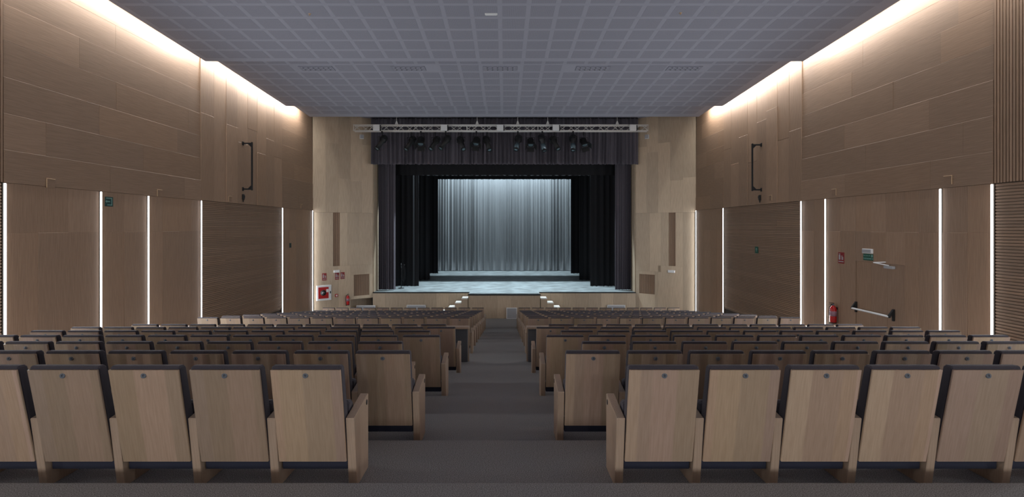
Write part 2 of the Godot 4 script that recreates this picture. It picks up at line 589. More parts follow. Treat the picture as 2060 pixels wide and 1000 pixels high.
func build_front_walls() -> void:
	for side in [-1, 1]:
		var w := structure("wall_front_left" if side < 0 else "wall_front_right", splay_frame(side))
		var u0 := 0.0
		var cut := 1.72
		if side < 0:
			part(w, "backing", box(Vector3(-0.3, -0.3, -0.3), Vector3(cut, ROOF + 0.1, -0.06)), M.backing)
			part(w, "backing", box(Vector3(cut, 0.88, -0.3), Vector3(2.80, ROOF + 0.1, -0.06)), M.backing)
		else:
			part(w, "backing", box(Vector3(0.02, -0.3, -0.3), Vector3(3.1, ROOF + 0.1, -0.06)), M.backing)
		# upper boards
		var cols := [0.0, 0.57, 1.15, 1.72, 2.27, 2.82]
		var cuts := [7.9, 8.2, 6.6, 6.5, 8.3]
		for k in 5:
			splay_board(w, side, cols[k], cols[k + 1], 5.0, cuts[(k + (0 if side < 0 else 2)) % 5], rng.randf_range(0.0, 0.004))
			splay_board(w, side, cols[k], cols[k + 1], cuts[(k + (0 if side < 0 else 2)) % 5], ROOF, rng.randf_range(0.0, 0.004))
		# lower boards leave an upright grille and an air grille open
		var low := 0.004
		splay_board(w, side, 0.05, 0.57, low if side > 0 else low, 4.997)
		splay_board(w, side, 0.57, 0.905, 2.50, 4.997)
		splay_board(w, side, 1.225, 1.58, 2.50, 4.997)
		splay_board(w, side, 0.57, 1.15, low, 2.50)
		splay_board(w, side, 1.15, 1.72, low, 2.50)
		splay_board(w, side, 1.58, 2.13, 3.56 if side < 0 else 2.20, 4.997)
		if side < 0:
			splay_board(w, side, 1.58, 2.13, 2.50, 3.56)
		splay_board(w, side, 2.13, 2.82, 2.50 if side < 0 else 2.20, 4.997)
		if side < 0:
			splay_board(w, side, 1.72, 2.82, 2.04, 2.50)
			splay_board(w, side, 1.72, 1.88, 0.88, 2.04)
			splay_board(w, side, 2.64, 2.82, 0.88, 2.04)
			splay_board(w, side, 1.88, 2.64, 0.88, 1.02)
		else:
			splay_board(w, side, 1.72, 1.88, low, 2.20)
			splay_board(w, side, 1.58, 1.72, 2.18, 2.20)
			splay_board(w, side, 2.64, 2.82, low, 2.20)
			splay_board(w, side, 1.88, 2.64, low, 1.10)
			splay_board(w, side, 1.88, 2.64, 2.04, 2.20)
		# upright ribbed grille
		grille(w, side, 0.905, 1.225, 2.50, 4.997, 0.032)
		grille(w, side, 1.88, 2.64, 1.02 if side < 0 else 1.10, 2.04, 0.034)
		# reveal towards the stage
		var r := structure("trim_%d" % (1 if side < 0 else 2))
		part(r, "reveal", box(Vector3(-0.14, 0.88 if side < 0 else 0.0, -24.1), Vector3(0.0, ROOF, -23.14), 0.004), pwood[2], Transform3D(Basis.IDENTITY, Vector3(-6.39 if side < 0 else 6.53, 0, 0)))
		if side < 0:
			# the lower wall set back under the hung panelling
			part(w, "underside_wall", box(Vector3(cut, 0.004, -0.62), Vector3(3.3, 0.88, -0.5), 0.004), pwood[1])
			part(w, "underside_return", box(Vector3(cut - 0.02, 0.004, -0.5), Vector3(cut, 0.88, -0.06), 0.004), pwood[3])
			part(w, "underside_board", box(Vector3(cut, 0.86, -0.62), Vector3(2.8, 0.88, -0.06), 0.002), pwood[3])

func grille(w: Node3D, side: int, s0: float, s1: float, y0: float, y1: float, pitch: float) -> void:
	var a := minf(splay_s(side, s0), splay_s(side, s1))
	var b := maxf(splay_s(side, s0), splay_s(side, s1))
	part(w, "grille_backing", box(Vector3(a, y0, -0.06), Vector3(b, y1, -0.045)), M.slat_back)
	var m := box(Vector3(-pitch * 0.3, y0 + 0.003, -0.045), Vector3(pitch * 0.3, y1 - 0.003, -0.012), 0.002)
	var x := a + pitch * 0.6
	while x < b - pitch * 0.3:
		part(w, "slat", m, vwood[rng.randi() % 6], Transform3D(Basis.IDENTITY, Vector3(x, 0, 0)))
		x += pitch

# ------------------------------------------------------------------ ceiling
func build_ceiling() -> void:
	var c := structure("ceiling")
	part(c, "roof_slab", box(Vector3(-9.1, ROOF, -24.3), Vector3(9.1, ROOF + 0.2, 10.5)), M.plaster)
	var far := [13.06, 17.87]
	var slope := 0.046
	var secs := [[-10.1, -6.2], [-6.16, -1.40], [-1.36, 3.42], [3.46, 8.22], [8.26, 13.06], [13.10, 17.87], [17.91, 20.05]]
	var used := 0
	var rest := []
	var tile := board(-0.258, 0.258, -0.232, 0.232, -0.002, 0.004, 0.0015)
	for k in secs.size():
		var d0: float = secs[k][0]
		var d1: float = secs[k][1]
		var y1 := EYE + 4.595 if k < 6 else EYE + 4.71
		var l := d1 - d0
		var y0 := y1 + slope * l
		var f := Transform3D(Basis(Vector3.RIGHT, -atan(slope)), Vector3(0, y0, -d0))
		var flare := 0.0
		var poly := PackedVector2Array([Vector2(-CEIL_X, 0), Vector2(CEIL_X, 0), Vector2(CEIL_X + flare, l), Vector2(-CEIL_X - flare, l)])
		if k == 6:
			poly = PackedVector2Array([Vector2(-CEIL_X, 0), Vector2(CEIL_X, 0), Vector2(CEIL_X, 0.3), Vector2(CEIL_X + flare, l), Vector2(-CEIL_X - flare, l), Vector2(-CEIL_X, 0.3)])
		# x, depth -> slab 12 cm thick, underside at y = 0
		var s := part(c, "ceiling_section", prism(poly, 0.0, 0.12, 0.003, Transform3D(Basis(Vector3.RIGHT, Vector3(0, 0, -1), Vector3.UP), Vector3.ZERO)), M.plaster, f)
		if k >= 4:
			var d := 0.33 if k != 5 else 0.45
			while d < l - 0.22:
				for i in range(-13, 14):
					var x := -0.096 + 0.31 + 0.62 * i
					if absf(x) + 0.26 > CEIL_X - 0.02:
						continue
					if k == 5 and absf(d + d0 - 14.13) < 0.3 and vent_near(x):
						continue
					if k == 4 and d + d0 < 9.7:
						continue
					var t := Transform3D(Basis(Vector3.RIGHT, Vector3(0, 0, -1), Vector3.DOWN), Vector3(x, 0, -d))
					t.basis = Basis(Vector3.RIGHT, Vector3(0, 0, 1), Vector3.DOWN)
					if used < 290:
						part(s, "panel", tile, M.perf, t)
						used += 1
					else:
						rest.append(f * t)
				d += 0.573
		# the light cove: an upstand closes the slot towards the room, the lamp on it shines at the wall
		for side in [-1, 1]:
			var xs: float = CEIL_X * side
			part(s, "cove_upstand", box(Vector3(minf(xs, xs - 0.06 * side), 0.12, -l), Vector3(maxf(xs, xs - 0.06 * side), 0.62 + 0.01 * k, 0.0)), M.plaster)
			var ll := l - 0.06 if k < 6 else 2.06
			var zc := -l / 2 if k < 6 else -1.07
			# the lamp rides on a tilted shelf over the slot and shines past the slab edge at the wall
			var tilt := deg_to_rad(38.0)
			var aim := Vector3(cos(tilt) * side, -sin(tilt), 0)
			var lamp := Transform3D(Basis(Vector3(0, 0, 1), (-aim).cross(Vector3(0, 0, 1)), -aim), Vector3(xs + 0.075 * side, 0.26, zc))
			part(s, "cove_shelf", box(Vector3(-ll / 2, -0.04, 0.012), Vector3(ll / 2, 0.04, 0.03)), M.plaster, lamp)
			part(s, "cove_led", box(Vector3(-ll / 2, -0.02, 0.004), Vector3(ll / 2, 0.02, 0.012)), M.cove_led, lamp)
			area_light(s, lamp, Vector2(ll, 0.04), cove_energy * (1.0 if k < 6 else 1.7) * ll / 4.8, Color(0.985, 0.985, 0.975))
	var mm := MultiMesh.new()
	mm.transform_format = MultiMesh.TRANSFORM_3D
	mm.mesh = tile
	mm.instance_count = rest.size()
	for i in rest.size():
		mm.set_instance_transform(i, rest[i])
	var o := MultiMeshInstance3D.new()
	o.name = "far_panels"
	o.multimesh = mm
	o.material_override = M.perf
	o.set_meta("kind", "stuff")
	c.add_child(o)

func vent_near(x: float) -> bool:
	for v in [-5.6, -2.86, -0.126, 2.64, 5.37]:
		if absf(x - v) < 0.6:
			return true
	return false

func ceiling_y(dep: float) -> float:
	return EYE + (4.595 + 0.046 * (13.06 - dep) if dep < 13.08 else 4.595 + 0.046 * (17.87 - dep) if dep < 17.9 else 4.71 + 0.046 * (20.05 - dep))

func ceiling_at(x: float, dep: float) -> Transform3D:
	return Transform3D(Basis(Vector3.RIGHT, -atan(0.046)), Vector3(x, ceiling_y(dep), -dep))

func build_rear() -> void:
	var w := structure("wall_rear")
	part(w, "panel", box(Vector3(-9.0, -0.3, 10.1), Vector3(9.0, ROOF + 0.2, 10.4)), vwood[1])
	# out of view: strips like the side ones, placed to light the seat backs
	var xs := [-7.2, -5.2, -3.1, -1.05, 1.05, 3.1, 5.2, 7.2]
	for k in 8:
		strip_at(Transform3D(Basis(Vector3.UP, PI), Vector3(xs[k], 2.66, 10.1)), 2.4, "unseen white vertical light strip in the rear wall, %s from its left corner" % ORD[7 - k], "unseen light strips in the rear wall", unseen_rear_energy)

# ------------------------------------------------------------------ stage
func curtain(w: float, h: float, folds: int, amp: float, sd: int, puddle := 0.0, across := 7, rows := 8) -> ArrayMesh:
	var loose := 1.0 if puddle > 0.0 else 0.0
	# hanging cloth, x from 0 to w, y from 0 to h, with a front and a back 12 mm apart
	var r := RandomNumberGenerator.new()
	r.seed = sd
	var nx := folds * across
	var wob := []
	var big := []
	for i in folds + 2:
		wob.append(r.randf_range(-0.32, 0.32) * (1.0 + 0.6 * loose))
		big.append(r.randf_range(0.55 - 0.45 * loose, 1.25))
	var grid := []
	for j in rows + 1:
		var v := float(j) / rows
		v = v * v * (3 - 2 * v) if puddle == 0.0 else pow(v, 1.7)
		var line := []
		for i in nx + 1:
			var t := float(i) / across
			var q := int(t)
			var fr := t - q
			var ph: float = t + lerpf(wob[q], wob[q + 1], fr)
			var am: float = lerpf(big[q], big[q + 1], fr)
			var q2 := mini(q + 1, folds)
			var z: float = amp * am * sin(TAU * ph) * (0.75 + 0.35 * (1.0 - v)) + amp * 0.35 * sin(TAU * ph * 2.3 + sd)
			z += amp * 1.3 * loose * sin(ph * 0.83 + sd) * sin(ph * 0.37 + 1.7) + amp * loose * 0.8 * lerpf(wob[q], wob[q2], fr) * sin(9.0 * v + ph)
			var spread: float = puddle * maxf(0.0, 1.0 - v / 0.06)
			var x := w * i / nx + amp * 0.3 * cos(TAU * ph)
			line.append(Vector3(x, h * v + (0.0 if j > 0 else absf(sin(ph * 5.1)) * 0.02), z + spread * (0.6 + 0.4 * sin(ph * 2.7))))
		grid.append(line)
	var st := begin()
	for s in [0.006, -0.006]:
		for j in rows:
			for i in nx:
				var o := Vector3(0, 0, s)
				quad(st, grid[j][i] + o, grid[j][i + 1] + o, grid[j + 1][i + 1] + o, grid[j + 1][i] + o, Vector3(0, 0, s))
	for j in rows:
		for i in [0, nx]:
			var o := Vector3(0, 0, 0.006)
			quad(st, grid[j][i] + o, grid[j][i] - o, grid[j + 1][i] - o, grid[j + 1][i] + o, Vector3(-1 if i == 0 else 1, 0, 0))
	return done(st)

func hang(called: String, label: String, x0: float, x1: float, y0: float, y1: float, dep: float, folds: int, amp: float, m: Material, sd: int, puddle := 0.0) -> void:
	var t := thing(called, label, "curtain", at(x0, y0, dep))
	part(t, "cloth", curtain(x1 - x0, y1 - y0, folds, amp, sd, puddle), m)
	part(t, "hem_bar", rod(Vector3(0, y1 - y0, 0), Vector3(x1 - x0, y1 - y0, 0), 0.024), M.black)

const DECK := 1.14

func stage_light() -> void:
	# two battens out of view behind the borders, lighting stage floor and backdrop
	for b in [[25.3, 9.5, 8.2, 1.75], [33.25, 10.3, 8.6, 1.3]]:
		var t := thing("unseen_stage_batten", "unseen cool white lamp batten hung above the stage %s" % ("behind the second black border" if b[0] < 30.0 else "just before the silver grey backdrop"), "stage light", at(0, b[1], b[0]))
		part(t, "housing", box(Vector3(-b[2] / 2, 0.02, -0.12), Vector3(b[2] / 2, 0.16, 0.12), 0.01), M.black)
		part(t, "lamp_face", box(Vector3(-b[2] / 2, 0.012, -0.08), Vector3(b[2] / 2, 0.02, 0.08)), M.stage_led)
		for x in [-3.5, 0.0, 3.5]:
			part(t, "hanger", rod(Vector3(x, 0.14, 0), Vector3(x, 11.4 - b[1], 0), 0.012), M.black)
		area_light(t, Transform3D(Basis(Vector3.RIGHT, -PI / 2), Vector3(0, -0.005, 0)), Vector2(b[2], 0.16), stage_energy * b[3], Color(0.88, 0.96, 1.0))

func build_stage() -> void:
	var f := structure("stage_platform")
	part(f, "stage_floor", box(Vector3(-10, DECK - 0.2, -36.2), Vector3(10, DECK, -23.14)), M.stage)
	part(f, "stage_apron", box(Vector3(-1.69, DECK - 0.2, -23.14), Vector3(1.69, DECK, -22.34)), M.stage)
	# nosing
	part(f, "stage_nosing", box(Vector3(-6.43, DECK - 0.045, -23.15), Vector3(-1.72, DECK + 0.004, -23.06), 0.004), M.black)
	part(f, "stage_nosing", box(Vector3(1.72, DECK - 0.045, -23.15), Vector3(6.43, DECK + 0.004, -23.06), 0.004), M.black)
	part(f, "stage_nosing", box(Vector3(-1.72, DECK - 0.045, -22.35), Vector3(1.72, DECK + 0.004, -22.26), 0.004), M.black)
	var w := structure("wall_stage_front")
	part(w, "backing", box(Vector3(-6.5, -0.3, -23.5), Vector3(6.5, DECK - 0.2, -23.13)), M.backing)
	part(w, "backing", box(Vector3(-1.68, -0.3, -23.1), Vector3(1.68, DECK - 0.2, -22.33)), M.backing)
	var x := -6.43
	while x < 6.4:
		var e := minf(x + 0.62, 6.43)
		if x < 1.7 and e > 1.7:
			e = 6.43 - 0.62 * floorf((6.43 - 1.72) / 0.62) if false else e
		part(w, "panel", board(x + 0.0015, e - 0.0015, 0.002, DECK - 0.045, -23.13, -23.10, 0.003), pwood[rng.randi() % 6])
		x = e
	for k in 5:
		part(w, "panel", board(-1.70 + 0.68 * k + 0.0015, -1.70 + 0.68 * (k + 1) - 0.0015, 0.002, DECK - 0.045, -22.33, -22.30, 0.003), pwood[(k * 2) % 6])
	for sx in [-1, 1]:
		part(w, "return_panel", box(Vector3(1.685, 0.002, -23.1), Vector3(1.70, DECK - 0.045, -22.3)) if sx > 0 else box(Vector3(-1.70, 0.002, -23.1), Vector3(-1.685, DECK - 0.045, -22.3)), pwood[4])
	# stairs on both sides of the apron
	for side in [-1, 1]:
		var s := thing("stage_stairs", "wooden stairs with stage-lit colour on the treads up the %s of the stage apron" % ("left side" if side < 0 else "right side"), "stairs", at(1.71 * side, 0, 23.08), "stairs up to the stage")
		for k in 5:
			var y := 0.94 - 0.205 * k
			var xa := 0.012 + 0.31 * k
			var xb := xa + 0.305
			part(s, "step", box(Vector3(minf(xa * side, xb * side), 0.002, 0.0), Vector3(maxf(xa * side, xb * side), y - 0.03, 0.76), 0.003), pwood[(k + 2) % 6])
			part(s, "lit_tread", box(Vector3(minf(xa * side, xb * side), y - 0.03, 0.0), Vector3(maxf(xa * side, xb * side), y, 0.775), 0.004), M.lit_tread)
	# the black stage house
	var h := structure("wall_stage_house")
	part(h, "back_wall", box(Vector3(-10.2, 0, -36.4), Vector3(10.2, 11.4, -36.2)), M.velvet_black)
	part(h, "side_wall", box(Vector3(-10.2, 0, -36.2), Vector3(-10.0, 11.4, -24.1)), M.velvet_black)
	part(h, "side_wall", box(Vector3(10.0, 0, -36.2), Vector3(10.2, 11.4, -24.1)), M.velvet_black)
	part(h, "front_wall", box(Vector3(-10.2, 0, -24.3), Vector3(-6.53, 11.4, -24.1)), M.velvet_black)
	part(h, "front_wall", box(Vector3(6.53, 0, -24.3), Vector3(10.2, 11.4, -24.1)), M.velvet_black)
	part(h, "header", box(Vector3(-6.53, 7.6, -24.3), Vector3(6.53, 11.4, -24.1)), M.velvet_black)
	part(h, "grid_ceiling", box(Vector3(-10.2, 11.4, -36.4), Vector3(10.2, 11.6, -24.1)), M.velvet_black)
	part(h, "header", box(Vector3(-6.6, 7.7, -23.4), Vector3(6.6, ROOF, -23.2)), M.velvet_black)
	# cloths
	hang("pelmet_curtain", "dark grey pleated pelmet across the top of the stage opening", -6.46, 6.46, 7.35, ROOF - 0.03, 22.85, 66, 0.10, M.velvet_grey, 5)
	hang("house_curtain", "dark grey house curtain gathered at the left edge of the stage opening", -6.36, -5.49, DECK + 0.02, 7.68, 23.8, 8, 0.07, M.velvet_grey, 8)
	hang("house_curtain", "dark grey house curtain gathered at the right edge of the stage opening", 5.58, 6.36, DECK + 0.02, 7.68, 23.8, 7, 0.07, M.velvet_grey, 9)
	var n := 0
	for side in [-1, 1]:
		n = 0
		for g in [[25.2, 4.58], [28.2, 4.46], [32.2, 4.52]]:
			var nth: String = ["first", "second", "third"][n]
			var xa := -9.2 if side < 0 else float(g[1])
			hang("wing_curtain", "black wing curtain on the %s, %s behind the house curtain" % ["left" if side < 0 else "right", nth], xa, xa + 9.2 - g[1], DECK + 0.02, 10.6, g[0], 14, 0.05, M.velvet_black, 20 + n + side * 3)
			n += 1
	n = 0
	for g in [[24.5, 7.0], [25.95, 7.15], [29.0, 7.4], [32.6, 7.62]]:  # placed and hung to cut batten light off the hall and mid-stage
		hang("border_curtain", "black border cloth across the stage top, %s behind the pelmet" % ["first", "second", "third", "fourth"][n], -9.0, 9.0, g[1], 11.3, g[0], 40, 0.03, M.velvet_black, 50 + n)
		n += 1
	hang("backdrop_curtain", "silver grey gathered curtain closing the back of the stage", -5.35, 5.35, DECK + 0.015, 9.4, 34.5, 50, 0.045, M.velvet_silver, 77, 0.22)

# ------------------------------------------------------------------ light strips in the side walls
func build_wall_strips() -> void:
	var left := [8.19, 10.14, 11.49, 13.50, 18.43, 21.33]
	var right := [8.385, 9.38, 12.74, 13.78, 18.68, 21.33]
	var words := ["sixth", "fifth", "fourth", "third", "second", "first"]
	for side in [-1, 1]:
		var list: Array = left if side < 0 else right
		var wall := "left" if side < 0 else "right"
		for k in list.size():
			strip(side, list[k], "bright white vertical light strip in the %s wall, %s from the stage" % [wall, words[k]])
		strip(side, 4.6, "unseen white vertical light strip in the %s wall beside the second row" % wall)  # strips from here on are out of view, placed to light the seats
		strip(side, 1.2, "unseen white vertical light strip in the %s wall beside the camera platform" % wall)
		strip(side, -3.0, "unseen white vertical light strip in the %s wall near the rear wall" % wall)

func strip(side: int, dep: float, label: String) -> void:
	var low := floor_at(dep) + 0.12
	strip_at(wall_at(side, dep, low), JOINT - 0.01 - low, label, "vertical light strips in the %s wall" % ("left" if side < 0 else "right"), strip_energy * (0.25 if dep > 21.0 else 1.0))

func strip_at(f: Transform3D, h: float, label: String, group: String, energy: float) -> void:
	var t := thing("light_strip", label, "light strip", f, group)
	part(t, "channel", box(Vector3(-0.018, 0, 0.0), Vector3(0.018, h, 0.018)), M.alu)
	part(t, "lamp_diffuser", box(Vector3(-0.016, 0.005, 0.018), Vector3(0.016, h - 0.005, 0.034), 0.005), M.led)
	area_light(t, Transform3D(Basis(Vector3.UP, PI), Vector3(0, h / 2, 0.04)), Vector2(0.03, h - 0.02), energy * h / 3.0, Color(0.96, 0.98, 1.0))

# ------------------------------------------------------------------ seats
const ORD := ["first", "second", "third", "fourth", "fifth", "sixth", "seventh", "eighth", "ninth", "tenth", "eleventh", "twelfth", "thirteenth"]
var chair_mesh := {}

func yz(points: Array) -> PackedVector2Array:
	# outlines given as (y, z) pairs, drawn in the plane x = const
	var p := PackedVector2Array()
	for q in points:
		p.append(Vector2(q[1], q[0]))
	return p

func make_chair_meshes() -> void:
	var f := Transform3D(Basis(Vector3(0, 0, 1), Vector3.UP, Vector3(-1, 0, 0)), Vector3.ZERO)   # outline x -> z, sweep -> x
	chair_mesh.shell = prism(yz([[0.20, -0.135], [0.908, -0.002], [0.908, -0.020], [0.20, -0.155]]), -0.2475, 0.2475, 0.004, f)
	chair_mesh.back = prism(yz([[0.27, -0.142], [0.900, -0.022], [0.914, -0.018], [0.925, -0.022], [0.931, -0.036], [0.928, -0.072], [0.910, -0.092], [0.60, -0.160], [0.30, -0.222], [0.27, -0.215]]), -0.2465, 0.2465, 0.009, f)
	chair_mesh.seat = prism(yz([[0.26, -0.243], [0.27, -0.232], [0.575, -0.185], [0.605, -0.195], [0.615, -0.225], [0.595, -0.300], [0.565, -0.312], [0.29, -0.345], [0.26, -0.325]]), -0.243, 0.243, 0.018, f)
	chair_mesh.pan = prism(yz([[0.122, -0.185], [0.24, -0.178], [0.25, -0.225], [0.14, -0.30], [0.122, -0.28]]), -0.245, 0.245, 0.006, f)
	chair_mesh.arm = prism(yz([[0.0, -0.165], [0.526, -0.0945], [0.533, -0.099], [0.591, -0.442], [0.586, -0.450], [0.0, -0.450]]), -0.0305, 0.0305, 0.003, f)
	var tilt := Basis(Vector3.RIGHT, PI / 2 - 0.185)
	chair_mesh.cap = lathe([Vector2(0, -0.004), Vector2(0.019, -0.004), Vector2(0.019, 0.003), Vector2(0.016, 0.005), Vector2(0.006, 0.005), Vector2(0.005, 0.003), Vector2(0, 0.003)], 14, Transform3D(tilt, Vector3(0, 0.868, -0.0085)))
	chair_mesh.plate = lathe([Vector2(0, 0), Vector2(0.016, 0), Vector2(0.014, 0.003), Vector2(0, 0.003)], 12, Transform3D(Basis(Vector3(0, 0, 1), Vector3(1, 0, 0), Vector3(0, 1.4, 0)), Vector3.ZERO))

func make_chair(variant: int) -> Node3D:
	var t := Node3D.new()
	part(t, "back_shell", chair_mesh.shell, shells[variant])
	part(t, "back_cushion", chair_mesh.back, M.cloth)
	part(t, "seat_cushion", chair_mesh.seat, M.cloth)
	part(t, "seat_pan", chair_mesh.pan, M.navy)
	part(t, "screw_cap", chair_mesh.cap, M.steel)
	return t

func build_chairs() -> void:
	make_chair_meshes()
	var protos := []
	for k in 8:
		protos.append(make_chair(k))
	var counts := [6, 8, 9, 11, 11, 12, 11]
	var joined := []
	for i in 16:
		for side in [-1, 1]:
			var n: int = counts[i] if i < 7 else 12
			var first: float = (1.40 if i % 2 == 0 else 1.113) if i < 7 else 1.109
			if side > 0:
				first = (1.128 if i % 2 == 0 else 0.815) if i < 7 else 0.844
			for k in n:
				var x: float = side * (first + 0.57 * k)
				var pos := at(x, row_floor(i), row_dep(i))
				var v := rng.randi() % 8
				if i in [12, 13]:
					joined.append([pos, v, side, k == n - 1])
					continue
				var c: Node3D = protos[v].duplicate()
				c.name = numbered("auditorium_chair")
				add_child(c)
				c.transform = pos
				var where := "%s row behind the cross aisle" % ORD[6 - i] if i < 7 else ("%s row ahead of the cross aisle" % ORD[i - 7] if i < 15 else "row nearest the stage")
				tag(c, "%schair %s from the centre aisle, %s, %s block" % ["wooden ", ORD[k], where, "left" if side < 0 else "right"], "chair", "tip-up wooden chairs in rows")
				var arm := part(c, "armrest", chair_mesh.arm, M.arm, Transform3D(Basis.IDENTITY, Vector3(-0.285 * side, 0, 0)))
				if k == 0:
					part(arm, "number_plate", chair_mesh.plate, M.iron, Transform3D(Basis(Vector3.UP, 0.0 if side < 0 else PI), Vector3(-0.0305 * side, 0.535, -0.405)))
				if k == n - 1:
					part(c, "armrest", chair_mesh.arm, M.arm, Transform3D(Basis.IDENTITY, Vector3(0.285 * side, 0, 0)))
	# two rows ahead of the cross aisle that show only the edges of their backs
	var o := Node3D.new()
	o.name = "far_chairs"
	add_child(o)
	tag(o, "two dense rows of chair backs just short of the stage, sixth and seventh ahead of cross aisle", "chairs", "", "stuff")
	for kind in [["back_shell", "shell"], ["back_cushion", "back"], ["seat_cushion", "seat"], ["seat_pan", "pan"], ["armrest", "arm"]]:
		var st := begin()
		for j in joined:
			if kind[1] == "arm":
				st.append_from(chair_mesh.arm, 0, j[0].translated_local(Vector3(-0.285 * j[2], 0, 0)))
				if j[3]:
					st.append_from(chair_mesh.arm, 0, j[0].translated_local(Vector3(0.285 * j[2], 0, 0)))
			else:
				st.append_from(chair_mesh[kind[1]], 0, j[0])
		var m := part(o, kind[0], st.commit(), {"shell": M.arm, "back": M.cloth, "seat": M.cloth, "pan": M.navy, "arm": M.arm}[kind[1]])
		m.set_meta("kind", "stuff")
	for p in protos:
		p.free()

func build_parapets() -> void:
	for side in [-1, 1]:
		var xa := 0.774 if side < 0 else 0.50
		var xb := 7.36
		var t := thing("parapet_desk", "long dark grey desk front with wooden ledge along the cross aisle, %s block" % ("left" if side < 0 else "right"), "desk", at(0, row_floor(6), 9.95))
		var lo := minf(xa * side, xb * side)
		var hi := maxf(xa * side, xb * side)
		part(t, "panel", box(Vector3(lo, 0.002, -0.06), Vector3(hi, 0.71, -0.02), 0.004), M.grey_panel)
		part(t, "ledge", box(Vector3(lo - 0.03, 0.71, -0.13), Vector3(hi + 0.03, 0.752, 0.06), 0.005), M.arm)
		part(t, "end_board", box(Vector3(xa * side - 0.015 - 0.015 * (1 if side > 0 else -1), 0.002, -0.10), Vector3(xa * side + 0.015 - 0.015 * (1 if side > 0 else -1), 0.71, -0.06), 0.003), M.arm)

